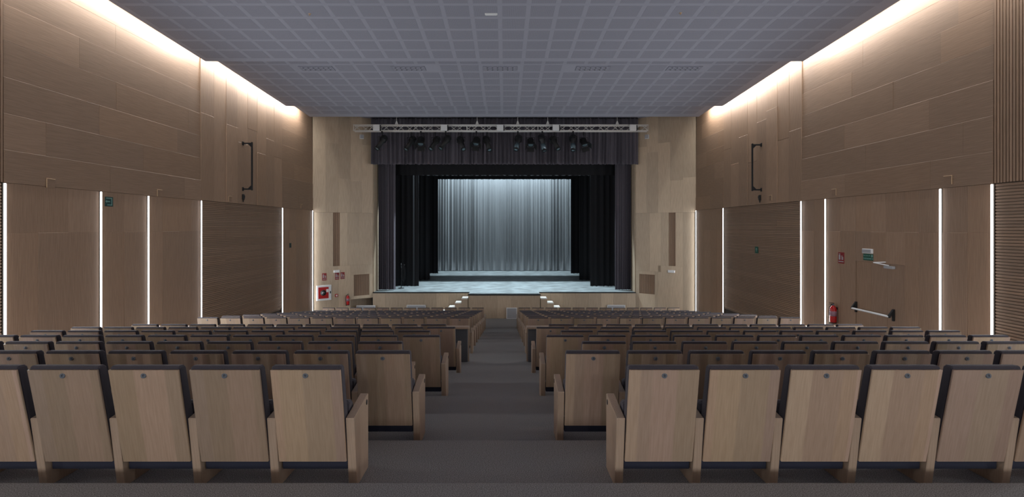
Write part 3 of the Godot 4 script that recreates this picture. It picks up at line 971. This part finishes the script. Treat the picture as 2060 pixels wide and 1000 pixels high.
# ------------------------------------------------------------------ lighting truss
func build_truss() -> void:
	var dep := 21.75
	var xa := -6.92
	var xb := 6.60
	var y0 := 8.715
	var y1 := 9.02
	var t := thing("lighting_truss", "long aluminium box truss hung across the stage front, lamps below", "truss", at(0, 0, dep))
	for y in [y0 + 0.025, y1 - 0.02]:
		for z in [-0.12, 0.12]:
			part(t, "chord", rod(Vector3(xa, y, z), Vector3(xb, y, z), 0.026, 10), M.alu)
	var n := 40
	var step := (xb - xa) / n
	var up := rod(Vector3(0, y0 + 0.025, 0), Vector3(step, y1 - 0.02, 0), 0.010, 6)
	var down := rod(Vector3(0, y1 - 0.02, 0), Vector3(step, y0 + 0.025, 0), 0.010, 6)
	for k in n:
		part(t, "brace", up if k % 2 == 0 else down, M.alu, Transform3D(Basis.IDENTITY, Vector3(xa + step * k, 0, 0.12)))
		part(t, "brace", down if k % 2 == 0 else up, M.alu, Transform3D(Basis.IDENTITY, Vector3(xa + step * k, 0, -0.12)))
	for x in [xa + 0.02, -1.72, 1.55, xb - 0.02]:
		part(t, "end_frame", rod(Vector3(x, y0 + 0.025, 0.12), Vector3(x, y1 - 0.02, 0.12), 0.012, 6), M.alu)
		part(t, "end_frame", rod(Vector3(x, y0 + 0.025, -0.12), Vector3(x, y1 - 0.02, -0.12), 0.012, 6), M.alu)
	for x in [-4.96, -1.25, 0.62, 2.0, 5.2]:
		part(t, "hanger", rod(Vector3(x, y1 - 0.03, 0), Vector3(x, ROOF, 0), 0.010, 6), M.alu)
		part(t, "hanger_plate", prism(PackedVector2Array([Vector2(-0.09, 0), Vector2(0.09, 0), Vector2(0.02, 0.2), Vector2(-0.02, 0.2)]), -0.02, 0.02, 0.003), M.alu, Transform3D(Basis.IDENTITY, Vector3(x, y1 - 0.015, 0)))
	var words := ["leftmost", "second from left", "middle", "second from right", "rightmost"]
	var bx := [-5.83, -2.75, -0.19, 2.35, 5.87]
	for k in 5:
		var b := thing("truss_box", "square white box on the lighting truss, the %s of five" % words[k], "junction box", at(bx[k], y0, dep - 0.15), "white boxes along the lighting truss")
		part(b, "case", box(Vector3(-0.15, 0.0, 0), Vector3(0.15, 0.28, 0.10), 0.012), M.white)
		part(b, "lid", box(Vector3(-0.125, 0.012, 0.10), Vector3(0.125, 0.242, 0.106), 0.003), M.white)
		part(b, "strap", box(Vector3(0.155, 0.0, 0.0), Vector3(0.19, 0.26, 0.09), 0.004), M.black)
	# lamps under the truss: [x, kind, lean sideways, lean forward]
	var lamps := [[-5.60, 0, 0.42, 0.5], [-4.32, 0, 0.45, 0.5], [-3.82, 1, 0.0, 0.6], [-3.20, 0, 0.42, 0.6], [-2.68, 0, 0.5, 0.5], [-2.0, 0, -0.35, 0.6], [-1.28, 1, 0.1, 0.6], [-0.80, 0, -0.3, 0.5], [0.62, 2, 0.22, 0.45], [1.22, 1, 0.0, 0.6], [1.74, 2, -0.2, 0.2], [2.32, 0, -0.38, 0.6], [3.15, 2, 0.05, 0.35], [3.68, 1, -0.25, 0.6]]
	for k in lamps.size():
		var l: Array = lamps[k]
		var what: String = ["slim black profile spotlight", "squat black spotlight with barn doors", "black spotlight with a pale glass front"][l[1]]
		var s := thing("stage_spotlight", "%s under the truss, %s lamp from its left end" % [what, ORD[k] if k < 13 else "fourteenth"], "spotlight", at(l[0], y0 - 0.06, dep + (0.12 if k % 2 else -0.12)), "spotlights hung under the truss")
		part(s, "clamp", box(Vector3(-0.035, -0.06, -0.05), Vector3(0.035, 0.056, 0.05), 0.008), M.iron)
		part(s, "hanger", rod(Vector3(0, -0.06, 0), Vector3(0, -0.18, 0), 0.015), M.iron)
		var turn := Transform3D((Basis(Vector3.FORWARD, l[2]) * Basis(Vector3.RIGHT, -l[3])).scaled(Vector3.ONE * 1.25), Vector3(0, -0.40, 0))
		var fork := begin()
		fork.set_smooth_group(-1)
		box_into(fork, Vector3(-0.19, -0.20, -0.02), Vector3(0.19, -0.18, 0.02), 0.004)
		box_into(fork, Vector3(-0.19, -0.44, -0.02), Vector3(-0.172, -0.19, 0.02), 0.004)
		box_into(fork, Vector3(0.172, -0.44, -0.02), Vector3(0.19, -0.19, 0.02), 0.004)
		part(s, "yoke", done(fork), M.iron)
		if l[1] == 1:
			part(s, "body", lathe([Vector2(0, 0.14), Vector2(0.10, 0.14), Vector2(0.125, 0.10), Vector2(0.125, -0.14), Vector2(0, -0.14)], 14, turn), M.black)
			part(s, "lens", lathe([Vector2(0, -0.15), Vector2(0.09, -0.148), Vector2(0.10, -0.139), Vector2(0, -0.139)], 14, turn), M.lens)
			for a in 4:
				part(s, "barn_door", box(Vector3(-0.13, -0.17, -0.004), Vector3(0.13, 0.0, 0.004), 0.002), M.black, turn * Transform3D(Basis(Vector3.UP, a * PI / 2), Vector3.ZERO) * Transform3D(Basis(Vector3.RIGHT, -0.5), Vector3(0, -0.145, 0.125)))
		else:
			part(s, "body", lathe([Vector2(0, 0.24), Vector2(0.10, 0.24), Vector2(0.125, 0.20), Vector2(0.125, 0.02), Vector2(0.085, -0.03), Vector2(0.085, -0.36), Vector2(0.095, -0.36), Vector2(0.095, -0.40), Vector2(0.07, -0.40)], 14, turn), M.black if l[1] == 0 else M.iron)
			part(s, "lens", lathe([Vector2(0, -0.395), Vector2(0.05, -0.393), Vector2(0.075, -0.38), Vector2(0, -0.38)], 14, turn), M.lens)
			if l[1] == 2:
				part(s, "front_glass", lathe([Vector2(0.087, -0.33), Vector2(0.089, -0.33), Vector2(0.089, -0.12), Vector2(0.087, -0.12)], 14, turn), M.lens)
			for y in [0.06, 0.12, 0.18]:
				part(s, "cooling_fin", lathe([Vector2(0.12, y), Vector2(0.135, y), Vector2(0.135, y + 0.012), Vector2(0.12, y + 0.012)], 14, turn), M.iron)

# ------------------------------------------------------------------ small things on walls and ceiling
func flat_sign(t: Node3D, called: String, w: float, h: float, m: Material) -> MeshInstance3D:
	return part(t, called, box(Vector3(-w / 2, -h / 2, 0), Vector3(w / 2, h / 2, 0.008), 0.002), m)

func mark(t: Node3D, called: String, x0: float, y0: float, x1: float, y1: float, m: Material, z := 0.008) -> void:
	part(t, called, box(Vector3(x0, y0, z), Vector3(x1, y1, z + 0.002)), m)

func lettering(t: Node3D, text: String, height: float, pos: Vector3, m: Material) -> void:
	var tm := TextMesh.new()
	var f := SystemFont.new()
	f.font_names = PackedStringArray(["Droid Sans"])
	f.font_weight = 700
	tm.font = f
	tm.text = text
	tm.font_size = 32
	tm.pixel_size = height / 24.0
	tm.depth = 0.0015
	part(t, "lettering", tm, m, Transform3D(Basis.IDENTITY, pos))

func extinguisher(label: String, f: Transform3D) -> void:
	var t := thing("fire_extinguisher", label, "fire extinguisher", f)
	part(t, "cylinder", lathe([Vector2(0, 0), Vector2(0.066, 0.0), Vector2(0.075, 0.012), Vector2(0.077, 0.05), Vector2(0.077, 0.33), Vector2(0.072, 0.37), Vector2(0.055, 0.405), Vector2(0.03, 0.43), Vector2(0.022, 0.445), Vector2(0, 0.445)], 20), M.red)
	part(t, "foot_ring", lathe([Vector2(0.05, -0.02), Vector2(0.074, -0.02), Vector2(0.076, 0.006), Vector2(0.05, 0.006)], 18), M.rubber)
	part(t, "label_sheet", lathe([Vector2(0.0775, 0.17), Vector2(0.0782, 0.17), Vector2(0.0782, 0.30), Vector2(0.0775, 0.30)], 20), M.label)
	part(t, "valve", lathe([Vector2(0.018, 0.44), Vector2(0.022, 0.45), Vector2(0.022, 0.475), Vector2(0.012, 0.49), Vector2(0, 0.49)], 12), M.steel)
	var hd := begin()
	hd.set_smooth_group(-1)
	box_into(hd, Vector3(-0.014, 0.478, -0.02), Vector3(0.014, 0.49, 0.11), 0.003)
	part(t, "handle", done(hd), M.black)
	part(t, "lever", prism(PackedVector2Array([Vector2(-0.02, 0.495), Vector2(0.11, 0.52), Vector2(0.11, 0.53), Vector2(-0.02, 0.51)]), -0.012, 0.012, 0.002, Transform3D(Basis(Vector3(0, 0, 1), Vector3.UP, Vector3(-1, 0, 0)), Vector3.ZERO)), M.black)
	part(t, "hose", tube([Vector3(-0.02, 0.468, 0.0), Vector3(-0.075, 0.44, 0.01), Vector3(-0.112, 0.36, 0.02), Vector3(-0.112, 0.22, 0.03), Vector3(-0.098, 0.12, 0.03), Vector3(-0.088, 0.02, 0.03)], 0.011), M.rubber)
	part(t, "nozzle", lathe([Vector2(0, 0), Vector2(0.017, 0), Vector2(0.012, 0.08), Vector2(0, 0.08)], 10, Transform3D(Basis.IDENTITY, Vector3(-0.088, -0.04, 0.03))), M.rubber)
	part(t, "wall_bracket", box(Vector3(-0.03, 0.33, -0.094), Vector3(0.03, 0.40, -0.05), 0.004), M.iron)

func fire_sign(label: String, f: Transform3D, w: float, h: float) -> void:
	var t := thing("fire_sign", label, "sign", f)
	flat_sign(t, "plate", w, h, M.dark_red)
	part(t, "pictogram", prism(PackedVector2Array([Vector2(-0.36 * w, -0.16 * h), Vector2(-0.10 * w, -0.16 * h), Vector2(-0.10 * w, 0.20 * h), Vector2(-0.16 * w, 0.30 * h), Vector2(-0.30 * w, 0.30 * h), Vector2(-0.36 * w, 0.20 * h)]), 0.008, 0.010), M.pale_grey)
	mark(t, "pictogram", -0.34 * w, 0.33 * h, -0.12 * w, 0.38 * h, M.pale_grey)
	mark(t, "pictogram", 0.08 * w, -0.16 * h, 0.20 * w, 0.22 * h, M.pale_grey)
	mark(t, "pictogram", 0.24 * w, -0.16 * h, 0.34 * w, 0.10 * h, M.pale_grey)
	mark(t, "print_bar", -0.40 * w, -0.36 * h, 0.40 * w, -0.29 * h, M.pale_grey)

func niche(side: int, dep: float, y: float, label: String) -> void:
	# small square wooden cover, upper and rear edges coloured pale as caught light
	var t := thing("wall_cover", label, "cover", wall_at(side, dep, y, 0.0155), "small square covers above the wall joint")
	var back := -1.0 if side < 0 else 1.0
	part(t, "cover", box(Vector3(-0.08, -0.085, 0.0), Vector3(0.085, 0.08, 0.006), 0.002), hwood[2])
	part(t, "lit_top_edge", box(Vector3(-0.09, 0.078, 0.0), Vector3(0.09, 0.092, 0.014), 0.004), M.edge)
	part(t, "lit_side_edge", box(Vector3(minf(back * 0.092, back * 0.076), -0.085, 0.0), Vector3(maxf(back * 0.092, back * 0.076), 0.078, 0.014), 0.004), M.edge)

func build_small_things() -> void:
	# ceiling vents
	var vx := [-5.6, -2.86, -0.126, 2.64, 5.37]
	var vw := ["leftmost", "second from left", "middle", "second from right", "rightmost"]
	for k in 5:
		var f := ceiling_at(vx[k], 14.12)
		var t := thing("ceiling_vent", "rectangular ceiling vent with six round jets, the %s of five" % vw[k], "vent", f, "vents in a row across the ceiling")
		part(t, "frame", box(Vector3(-0.50, -0.02, -0.17), Vector3(0.50, 0.006, 0.17), 0.006), M.perf)
		for j in 6:
			for z in [-0.075, 0.075]:
				part(t, "jet", lathe([Vector2(0.030, -0.02), Vector2(0.055, -0.034), Vector2(0.062, -0.02), Vector2(0.055, -0.012), Vector2(0.030, -0.012)], 12, Transform3D(Basis.IDENTITY, Vector3(-0.375 + 0.15 * j, 0, z))), M.plaster)
				part(t, "hole", lathe([Vector2(0, -0.023), Vector2(0.044, -0.023), Vector2(0.044, -0.0205), Vector2(0, -0.0205)], 12, Transform3D(Basis.IDENTITY, Vector3(-0.375 + 0.15 * j, 0, z))), M.black)
	var el := thing("emergency_light", "small white bar light on the ceiling near the middle", "emergency light", ceiling_at(-0.29, 10.41))
	part(el, "housing", box(Vector3(-0.14, -0.02, -0.035), Vector3(0.14, 0.004, 0.035), 0.006), M.white)
	part(el, "diffuser", box(Vector3(-0.125, -0.028, -0.026), Vector3(0.125, -0.02, 0.026), 0.003), M.white)
	for s in [[-4.29, 10.41, "left"], [3.87, 10.37, "right"]]:
		var t := thing("ceiling_sprinkler", "tiny pale sprinkler head on the ceiling, %s of the middle" % s[2], "sprinkler", ceiling_at(s[0], s[1]), "sprinklers on the ceiling")
		part(t, "rosette", lathe([Vector2(0, -0.012), Vector2(0.03, -0.008), Vector2(0.034, 0.003), Vector2(0, 0.003)], 12), M.edge)
		part(t, "deflector", lathe([Vector2(0, -0.04), Vector2(0.016, -0.04), Vector2(0.004, -0.01), Vector2(0, -0.01)], 10), M.edge)
	for s in [[-4.15, "left of the middle"], [-0.37, "in the middle"], [3.69, "right of the middle"]]:
		var t := thing("ceiling_slot", "short dark slot fitting in the last ceiling section, %s" % s[1], "fitting", ceiling_at(s[0], 18.25), "slots in the last ceiling section")
		part(t, "frame", box(Vector3(-0.15, -0.012, -0.04), Vector3(0.15, 0.004, 0.04), 0.004), M.grey_panel)
		part(t, "slot", box(Vector3(-0.12, -0.016, -0.02), Vector3(0.12, -0.012, 0.02)), M.black)
	# square covers on the upper walls
	niche(-1, 9.02, 5.14, "small square cover on the left wall just before the exit arrow sign")
	niche(-1, 11.87, 5.16, "small square cover on the left wall just past the exit arrow sign")
	niche(-1, 14.92, 5.20, "small square cover on the left wall under the black bracket")
	niche(-1, 20.19, 5.20, "small square cover on the left wall nearest the stage")
	niche(1, 9.22, 5.22, "small square cover on the right wall above the nearest light strips")
	niche(1, 12.41, 5.22, "small square cover on the right wall above the red extinguisher sign")
	niche(1, 15.37, 5.26, "small square cover on the right wall under the black bracket")
	# black lamp brackets and the sockets under them
	for side in [-1, 1]:
		var nm := "left" if side < 0 else "right"
		var t := thing("lamp_bracket", "tall black square tube bracket standing out from the upper %s wall" % nm, "bracket", wall_at(side, 15.66 if side < 0 else 15.93, 5.53))
		var top := 1.60
		part(t, "upright", box(Vector3(-0.022, 0.0, 0.29), Vector3(0.022, top, 0.335), 0.004), M.iron)
		for y in [0.02, top - 0.065]:
			part(t, "arm", box(Vector3(-0.022, y, 0.0), Vector3(0.022, y + 0.045, 0.29), 0.004), M.iron)
			part(t, "wall_plate", box(Vector3(-0.05, y - 0.04, 0.012), Vector3(0.05, y + 0.085, 0.022), 0.003), M.iron)
		part(t, "gusset", prism(PackedVector2Array([Vector2(0.29, 0.065), Vector2(0.29, 0.17), Vector2(0.185, 0.065)]), -0.01, 0.01, 0.0, Transform3D(Basis(Vector3(0, 0, 1), Vector3.UP, Vector3(-1, 0, 0)), Vector3.ZERO)), M.iron)
		part(t, "gusset", prism(PackedVector2Array([Vector2(0.29, top - 0.065), Vector2(0.185, top - 0.065), Vector2(0.29, top - 0.17)]), -0.01, 0.01, 0.0, Transform3D(Basis(Vector3(0, 0, 1), Vector3.UP, Vector3(-1, 0, 0)), Vector3.ZERO)), M.iron)
		var k := thing("wall_socket", "small black power socket below the black bracket on the %s wall" % nm, "socket", wall_at(side, 15.63 if side < 0 else 15.97, 5.31, 0.012))
		part(k, "body", box(Vector3(-0.035, -0.09, 0.0), Vector3(0.035, 0.09, 0.06), 0.01), M.black)
		part(k, "flap", box(Vector3(-0.03, -0.03, 0.06), Vector3(0.03, 0.05, 0.075), 0.006), M.iron)
		part(k, "plug", lathe([Vector2(0, -0.17), Vector2(0.012, -0.17), Vector2(0.022, -0.09), Vector2(0, -0.09)], 10, Transform3D(Basis.IDENTITY, Vector3(0, 0, 0.03))), M.black)
	# green signs
	var g := thing("exit_sign", "square dark green exit sign with a pale arrow on the left wall", "sign", wall_at(-1, 10.365, 4.865))
	flat_sign(g, "plate", 0.21, 0.21, M.dark_green)
	mark(g, "pictogram", -0.08, 0.065, 0.075, 0.082, M.pale_green)
	mark(g, "pictogram", 0.058, -0.08, 0.075, 0.065, M.pale_green)
	mark(g, "pictogram", -0.05, -0.08, 0.058, -0.063, M.pale_green)
	mark(g, "pictogram", -0.085, -0.008, 0.02, 0.012, M.pale_green)
	part(g, "pictogram", prism(PackedVector2Array([Vector2(-0.098, 0.002), Vector2(-0.06, -0.03), Vector2(-0.06, 0.034)]), 0.008, 0.010), M.pale_green)
	g = thing("exit_sign", "tiny dark green sign on the left wall panel nearest the stage", "sign", wall_at(-1, 19.15, 3.575))
	flat_sign(g, "plate", 0.17, 0.19, M.dark_green)
	mark(g, "pictogram", -0.05, -0.06, 0.05, -0.03, M.black)
	mark(g, "pictogram", -0.05, 0.01, 0.05, 0.04, M.black)
	g = thing("exit_sign", "small green exit sign on the ribbed panelling of the right wall", "sign", wall_at(1, 16.245, 3.525))
	flat_sign(g, "plate", 0.2, 0.23, M.green)
	part(g, "pictogram", prism(PackedVector2Array([Vector2(-0.06, 0.02), Vector2(0.0, 0.075), Vector2(0.06, 0.02)]), 0.008, 0.010), M.pale_green)
	mark(g, "pictogram", -0.015, -0.05, 0.015, 0.02, M.pale_green)
	# door with panic bar
	var d := structure("door_1", wall_at(1, 10.955, 1.15))
	for k in 3:
		var xs := [-0.712, -0.24, 0.24, 0.712]
		part(d, "door_board", board(xs[k] + 0.001, xs[k + 1] - 0.001, 0.006, 2.322, -0.05, -0.016, 0.002), vwood[[0, 3, 5][k]])
	part(d, "panic_bar", rod(Vector3(-0.70, 1.16, 0.10), Vector3(0.42, 1.16, 0.10), 0.022, 12), M.white)
	for x in [-0.70, 0.42]:
		part(d, "bar_mount", prism(PackedVector2Array([Vector2(-0.016, 1.06), Vector2(0.02, 1.06), Vector2(0.02, 1.32), Vector2(-0.016, 1.32)]), -0.025, 0.025, 0.004, Transform3D(Basis(Vector3(0, 0, 1), Vector3.UP, Vector3(-1, 0, 0)), Vector3(x, 0, 0))), M.black)
		part(d, "bar_arm", prism(PackedVector2Array([Vector2(0.02, 1.24), Vector2(0.02, 1.31), Vector2(0.12, 1.18), Vector2(0.11, 1.13), Vector2(0.085, 1.13)]), -0.022, 0.022, 0.004, Transform3D(Basis(Vector3(0, 0, 1), Vector3.UP, Vector3(-1, 0, 0)), Vector3(x, 0, 0))), M.black)
	part(d, "door_closer", box(Vector3(0.20, 2.22, -0.016), Vector3(0.46, 2.28, 0.05), 0.008), M.pale_grey)
	part(d, "closer_arm", rod(Vector3(0.33, 2.29, 0.03), Vector3(-0.02, 2.335, 0.10), 0.012, 8), M.white)
	part(d, "closer_arm", rod(Vector3(-0.02, 2.335, 0.10), Vector3(0.22, 2.36, 0.01), 0.012, 8), M.white)
	# emergency light and sign above the door
	var e := thing("emergency_light", "white box emergency light above the green sign over the door", "emergency light", wall_at(1, 11.26, 3.735, -0.006))
	part(e, "housing", box(Vector3(-0.15, -0.055, 0.0), Vector3(0.15, 0.055, 0.05), 0.008), M.white)
	part(e, "diffuser", box(Vector3(-0.135, -0.042, 0.05), Vector3(0.135, 0.042, 0.062), 0.006), M.pale_grey)
	g = thing("exit_sign", "green SALIDA DE EMERGENCIA sign over the door with the panic bar", "sign", wall_at(1, 11.26, 3.59, -0.006))
	flat_sign(g, "plate", 0.32, 0.16, M.green)
	lettering(g, "SALIDA DE", 0.032, Vector3(-0.045, 0.035, 0.0088), M.pale_green)
	lettering(g, "EMERGENCIA", 0.036, Vector3(0, -0.035, 0.0088), M.pale_green)
	mark(g, "pictogram", 0.09, 0.005, 0.14, 0.065, M.pale_green)
	fire_sign("dark red fire extinguisher sign on the right wall above the extinguisher", wall_at(1, 12.17, 3.515, -0.006), 0.22, 0.29)
	extinguisher("red fire extinguisher hung on the right wall beside the door", wall_at(1, 12.32, 1.82, 0.10))
	# left splayed wall
	var c := thing("hose_cabinet", "white framed fire hose cabinet with a red window, low left of the stage", "fire hose cabinet", splay_at(-1, 0.49, 1.305))
	part(c, "frame", box(Vector3(-0.33, -0.35, 0.0), Vector3(0.33, 0.35, 0.05), 0.012), M.white)
	part(c, "window", box(Vector3(-0.26, -0.26, 0.05), Vector3(0.20, 0.26, 0.056), 0.002), M.red)
	part(c, "hose_reel", lathe([Vector2(0, 0.055), Vector2(0.10, 0.055), Vector2(0.13, 0.058), Vector2(0.13, 0.062), Vector2(0, 0.062)], 20, Transform3D(Basis(Vector3.RIGHT, PI / 2), Vector3(-0.04, 0.0, 0.0))), M.black)
	part(c, "reel_hub", lathe([Vector2(0, 0.062), Vector2(0.085, 0.062), Vector2(0.07, 0.055), Vector2(0, 0.055)], 16, Transform3D(Basis(Vector3.RIGHT, PI / 2), Vector3(-0.04, 0.0, 0.0))), M.pale_grey)
	part(c, "notice", box(Vector3(0.09, 0.02, 0.056), Vector3(0.19, 0.16, 0.058)), M.white)
	part(c, "latch", box(Vector3(0.255, -0.05, 0.05), Vector3(0.30, 0.06, 0.062), 0.004), M.iron)
	fire_sign("small red fire sign above the hose cabinet left of the stage", splay_at(-1, 0.51, 2.035), 0.20, 0.33)
	fire_sign("small red fire sign under the white emergency light left of the stage", splay_at(-1, 1.09, 2.03), 0.19, 0.32)
	fire_sign("small red fire sign right of the emergency light left of the stage", splay_at(-1, 1.345, 2.04), 0.19, 0.32)
	e = thing("emergency_light", "white box emergency light over a red sign left of the stage", "emergency light", splay_at(-1, 1.065, 2.255))
	part(e, "housing", box(Vector3(-0.14, -0.06, 0.0), Vector3(0.14, 0.06, 0.05), 0.008), M.white)
	part(e, "diffuser", box(Vector3(-0.125, -0.047, 0.05), Vector3(0.125, 0.047, 0.062), 0.006), M.white)
	var p := thing("fire_call_point", "small red fire call point beside the hose cabinet", "call point", splay_at(-1, 1.055, 1.13))
	part(p, "case", box(Vector3(-0.065, -0.065, 0.0), Vector3(0.065, 0.065, 0.04), 0.008), M.red)
	part(p, "push_plate", box(Vector3(-0.035, -0.035, 0.04), Vector3(0.035, 0.035, 0.044), 0.002), M.white)
	extinguisher("red fire extinguisher hung on the wall left of the stage", splay_at(-1, 1.56, 0.66, 0.10))
	e = thing("emergency_light", "white box emergency light low on the wall right of the stage", "emergency light", splay_at(1, 1.09, 2.25))
	part(e, "housing", box(Vector3(-0.16, -0.06, 0.0), Vector3(0.16, 0.06, 0.05), 0.008), M.white)
	part(e, "diffuser", box(Vector3(-0.145, -0.047, 0.05), Vector3(0.145, 0.047, 0.062), 0.006), M.white)
	for side in [-1, 1]:
		var b := thing("wall_box", "small white box high on the wall %s of the stage below the truss end" % ("left" if side < 0 else "right"), "wall box", splay_at(side, 2.25, 8.67))
		part(b, "case", box(Vector3(-0.10, -0.10, 0.0), Vector3(0.10, 0.10, 0.07), 0.01), M.white)
		part(b, "face", box(Vector3(-0.085, -0.085, 0.07), Vector3(0.085, 0.085, 0.076), 0.004), M.pale_grey)
	# a cable stand in the wing
	var cs := thing("cable_stand", "thin dark stand hung with cable loops beside the left house curtain", "cable stand", at(-5.36, DECK, 24.55))
	part(cs, "pole", rod(Vector3(0, 0, 0), Vector3(0, 1.3, 0), 0.018), M.iron)
	part(cs, "base", lathe([Vector2(0, 0), Vector2(0.16, 0), Vector2(0.15, 0.025), Vector2(0, 0.03)], 16), M.iron)
	part(cs, "hook", rod(Vector3(0, 1.22, 0), Vector3(0.2, 1.22, 0.05), 0.012), M.iron)
	for j in 3:
		part(cs, "cable_loop", tube([Vector3(0.06 + 0.04 * j, 1.22, 0.02), Vector3(0.01 + 0.03 * j, 0.9, 0.06), Vector3(0.02 + 0.05 * j, 0.5 - 0.06 * j, 0.05), Vector3(0.12 + 0.04 * j, 0.48, 0.03), Vector3(0.16 + 0.03 * j, 0.9, 0.04), Vector3(0.07 + 0.04 * j, 1.22, 0.02)], 0.011), M.iron)
	# white panels at the foot of the stage
	for q in [[-6.95, 0.92, 23.0, "left of the stage front under the hung wall"], [-4.30, 0.93, 23.08, "on the stage front left of the stairs"], [5.46, 0.88, 23.08, "on the stage front right of the stairs"], [0.35, 0.50, 22.28, "at the foot of the stage apron beside the aisle end"]]:
		if q[0] < -6.0:
			continue
		var t := thing("floor_panel", "white box panel standing %s" % q[3], "panel", at(q[0], 0.002, q[2]))
		part(t, "case", box(Vector3(-q[1] / 2, 0, 0), Vector3(q[1] / 2, 0.52, 0.05), 0.006), M.white)
		part(t, "face", box(Vector3(-q[1] / 2 + 0.03, 0.03, 0.05), Vector3(q[1] / 2 - 0.03, 0.49, 0.054), 0.002), M.pale_grey)
	var wp := thing("floor_panel", "white box panel standing under the hung wall left of the stage", "panel", at(-6.72, 0.002, 22.95))
	part(wp, "case", box(Vector3(-0.46, 0, 0), Vector3(0.46, 0.52, 0.05), 0.006), M.white)
	part(wp, "rim", box(Vector3(-0.43, 0.03, 0.05), Vector3(0.43, 0.49, 0.054), 0.002), M.pale_grey)
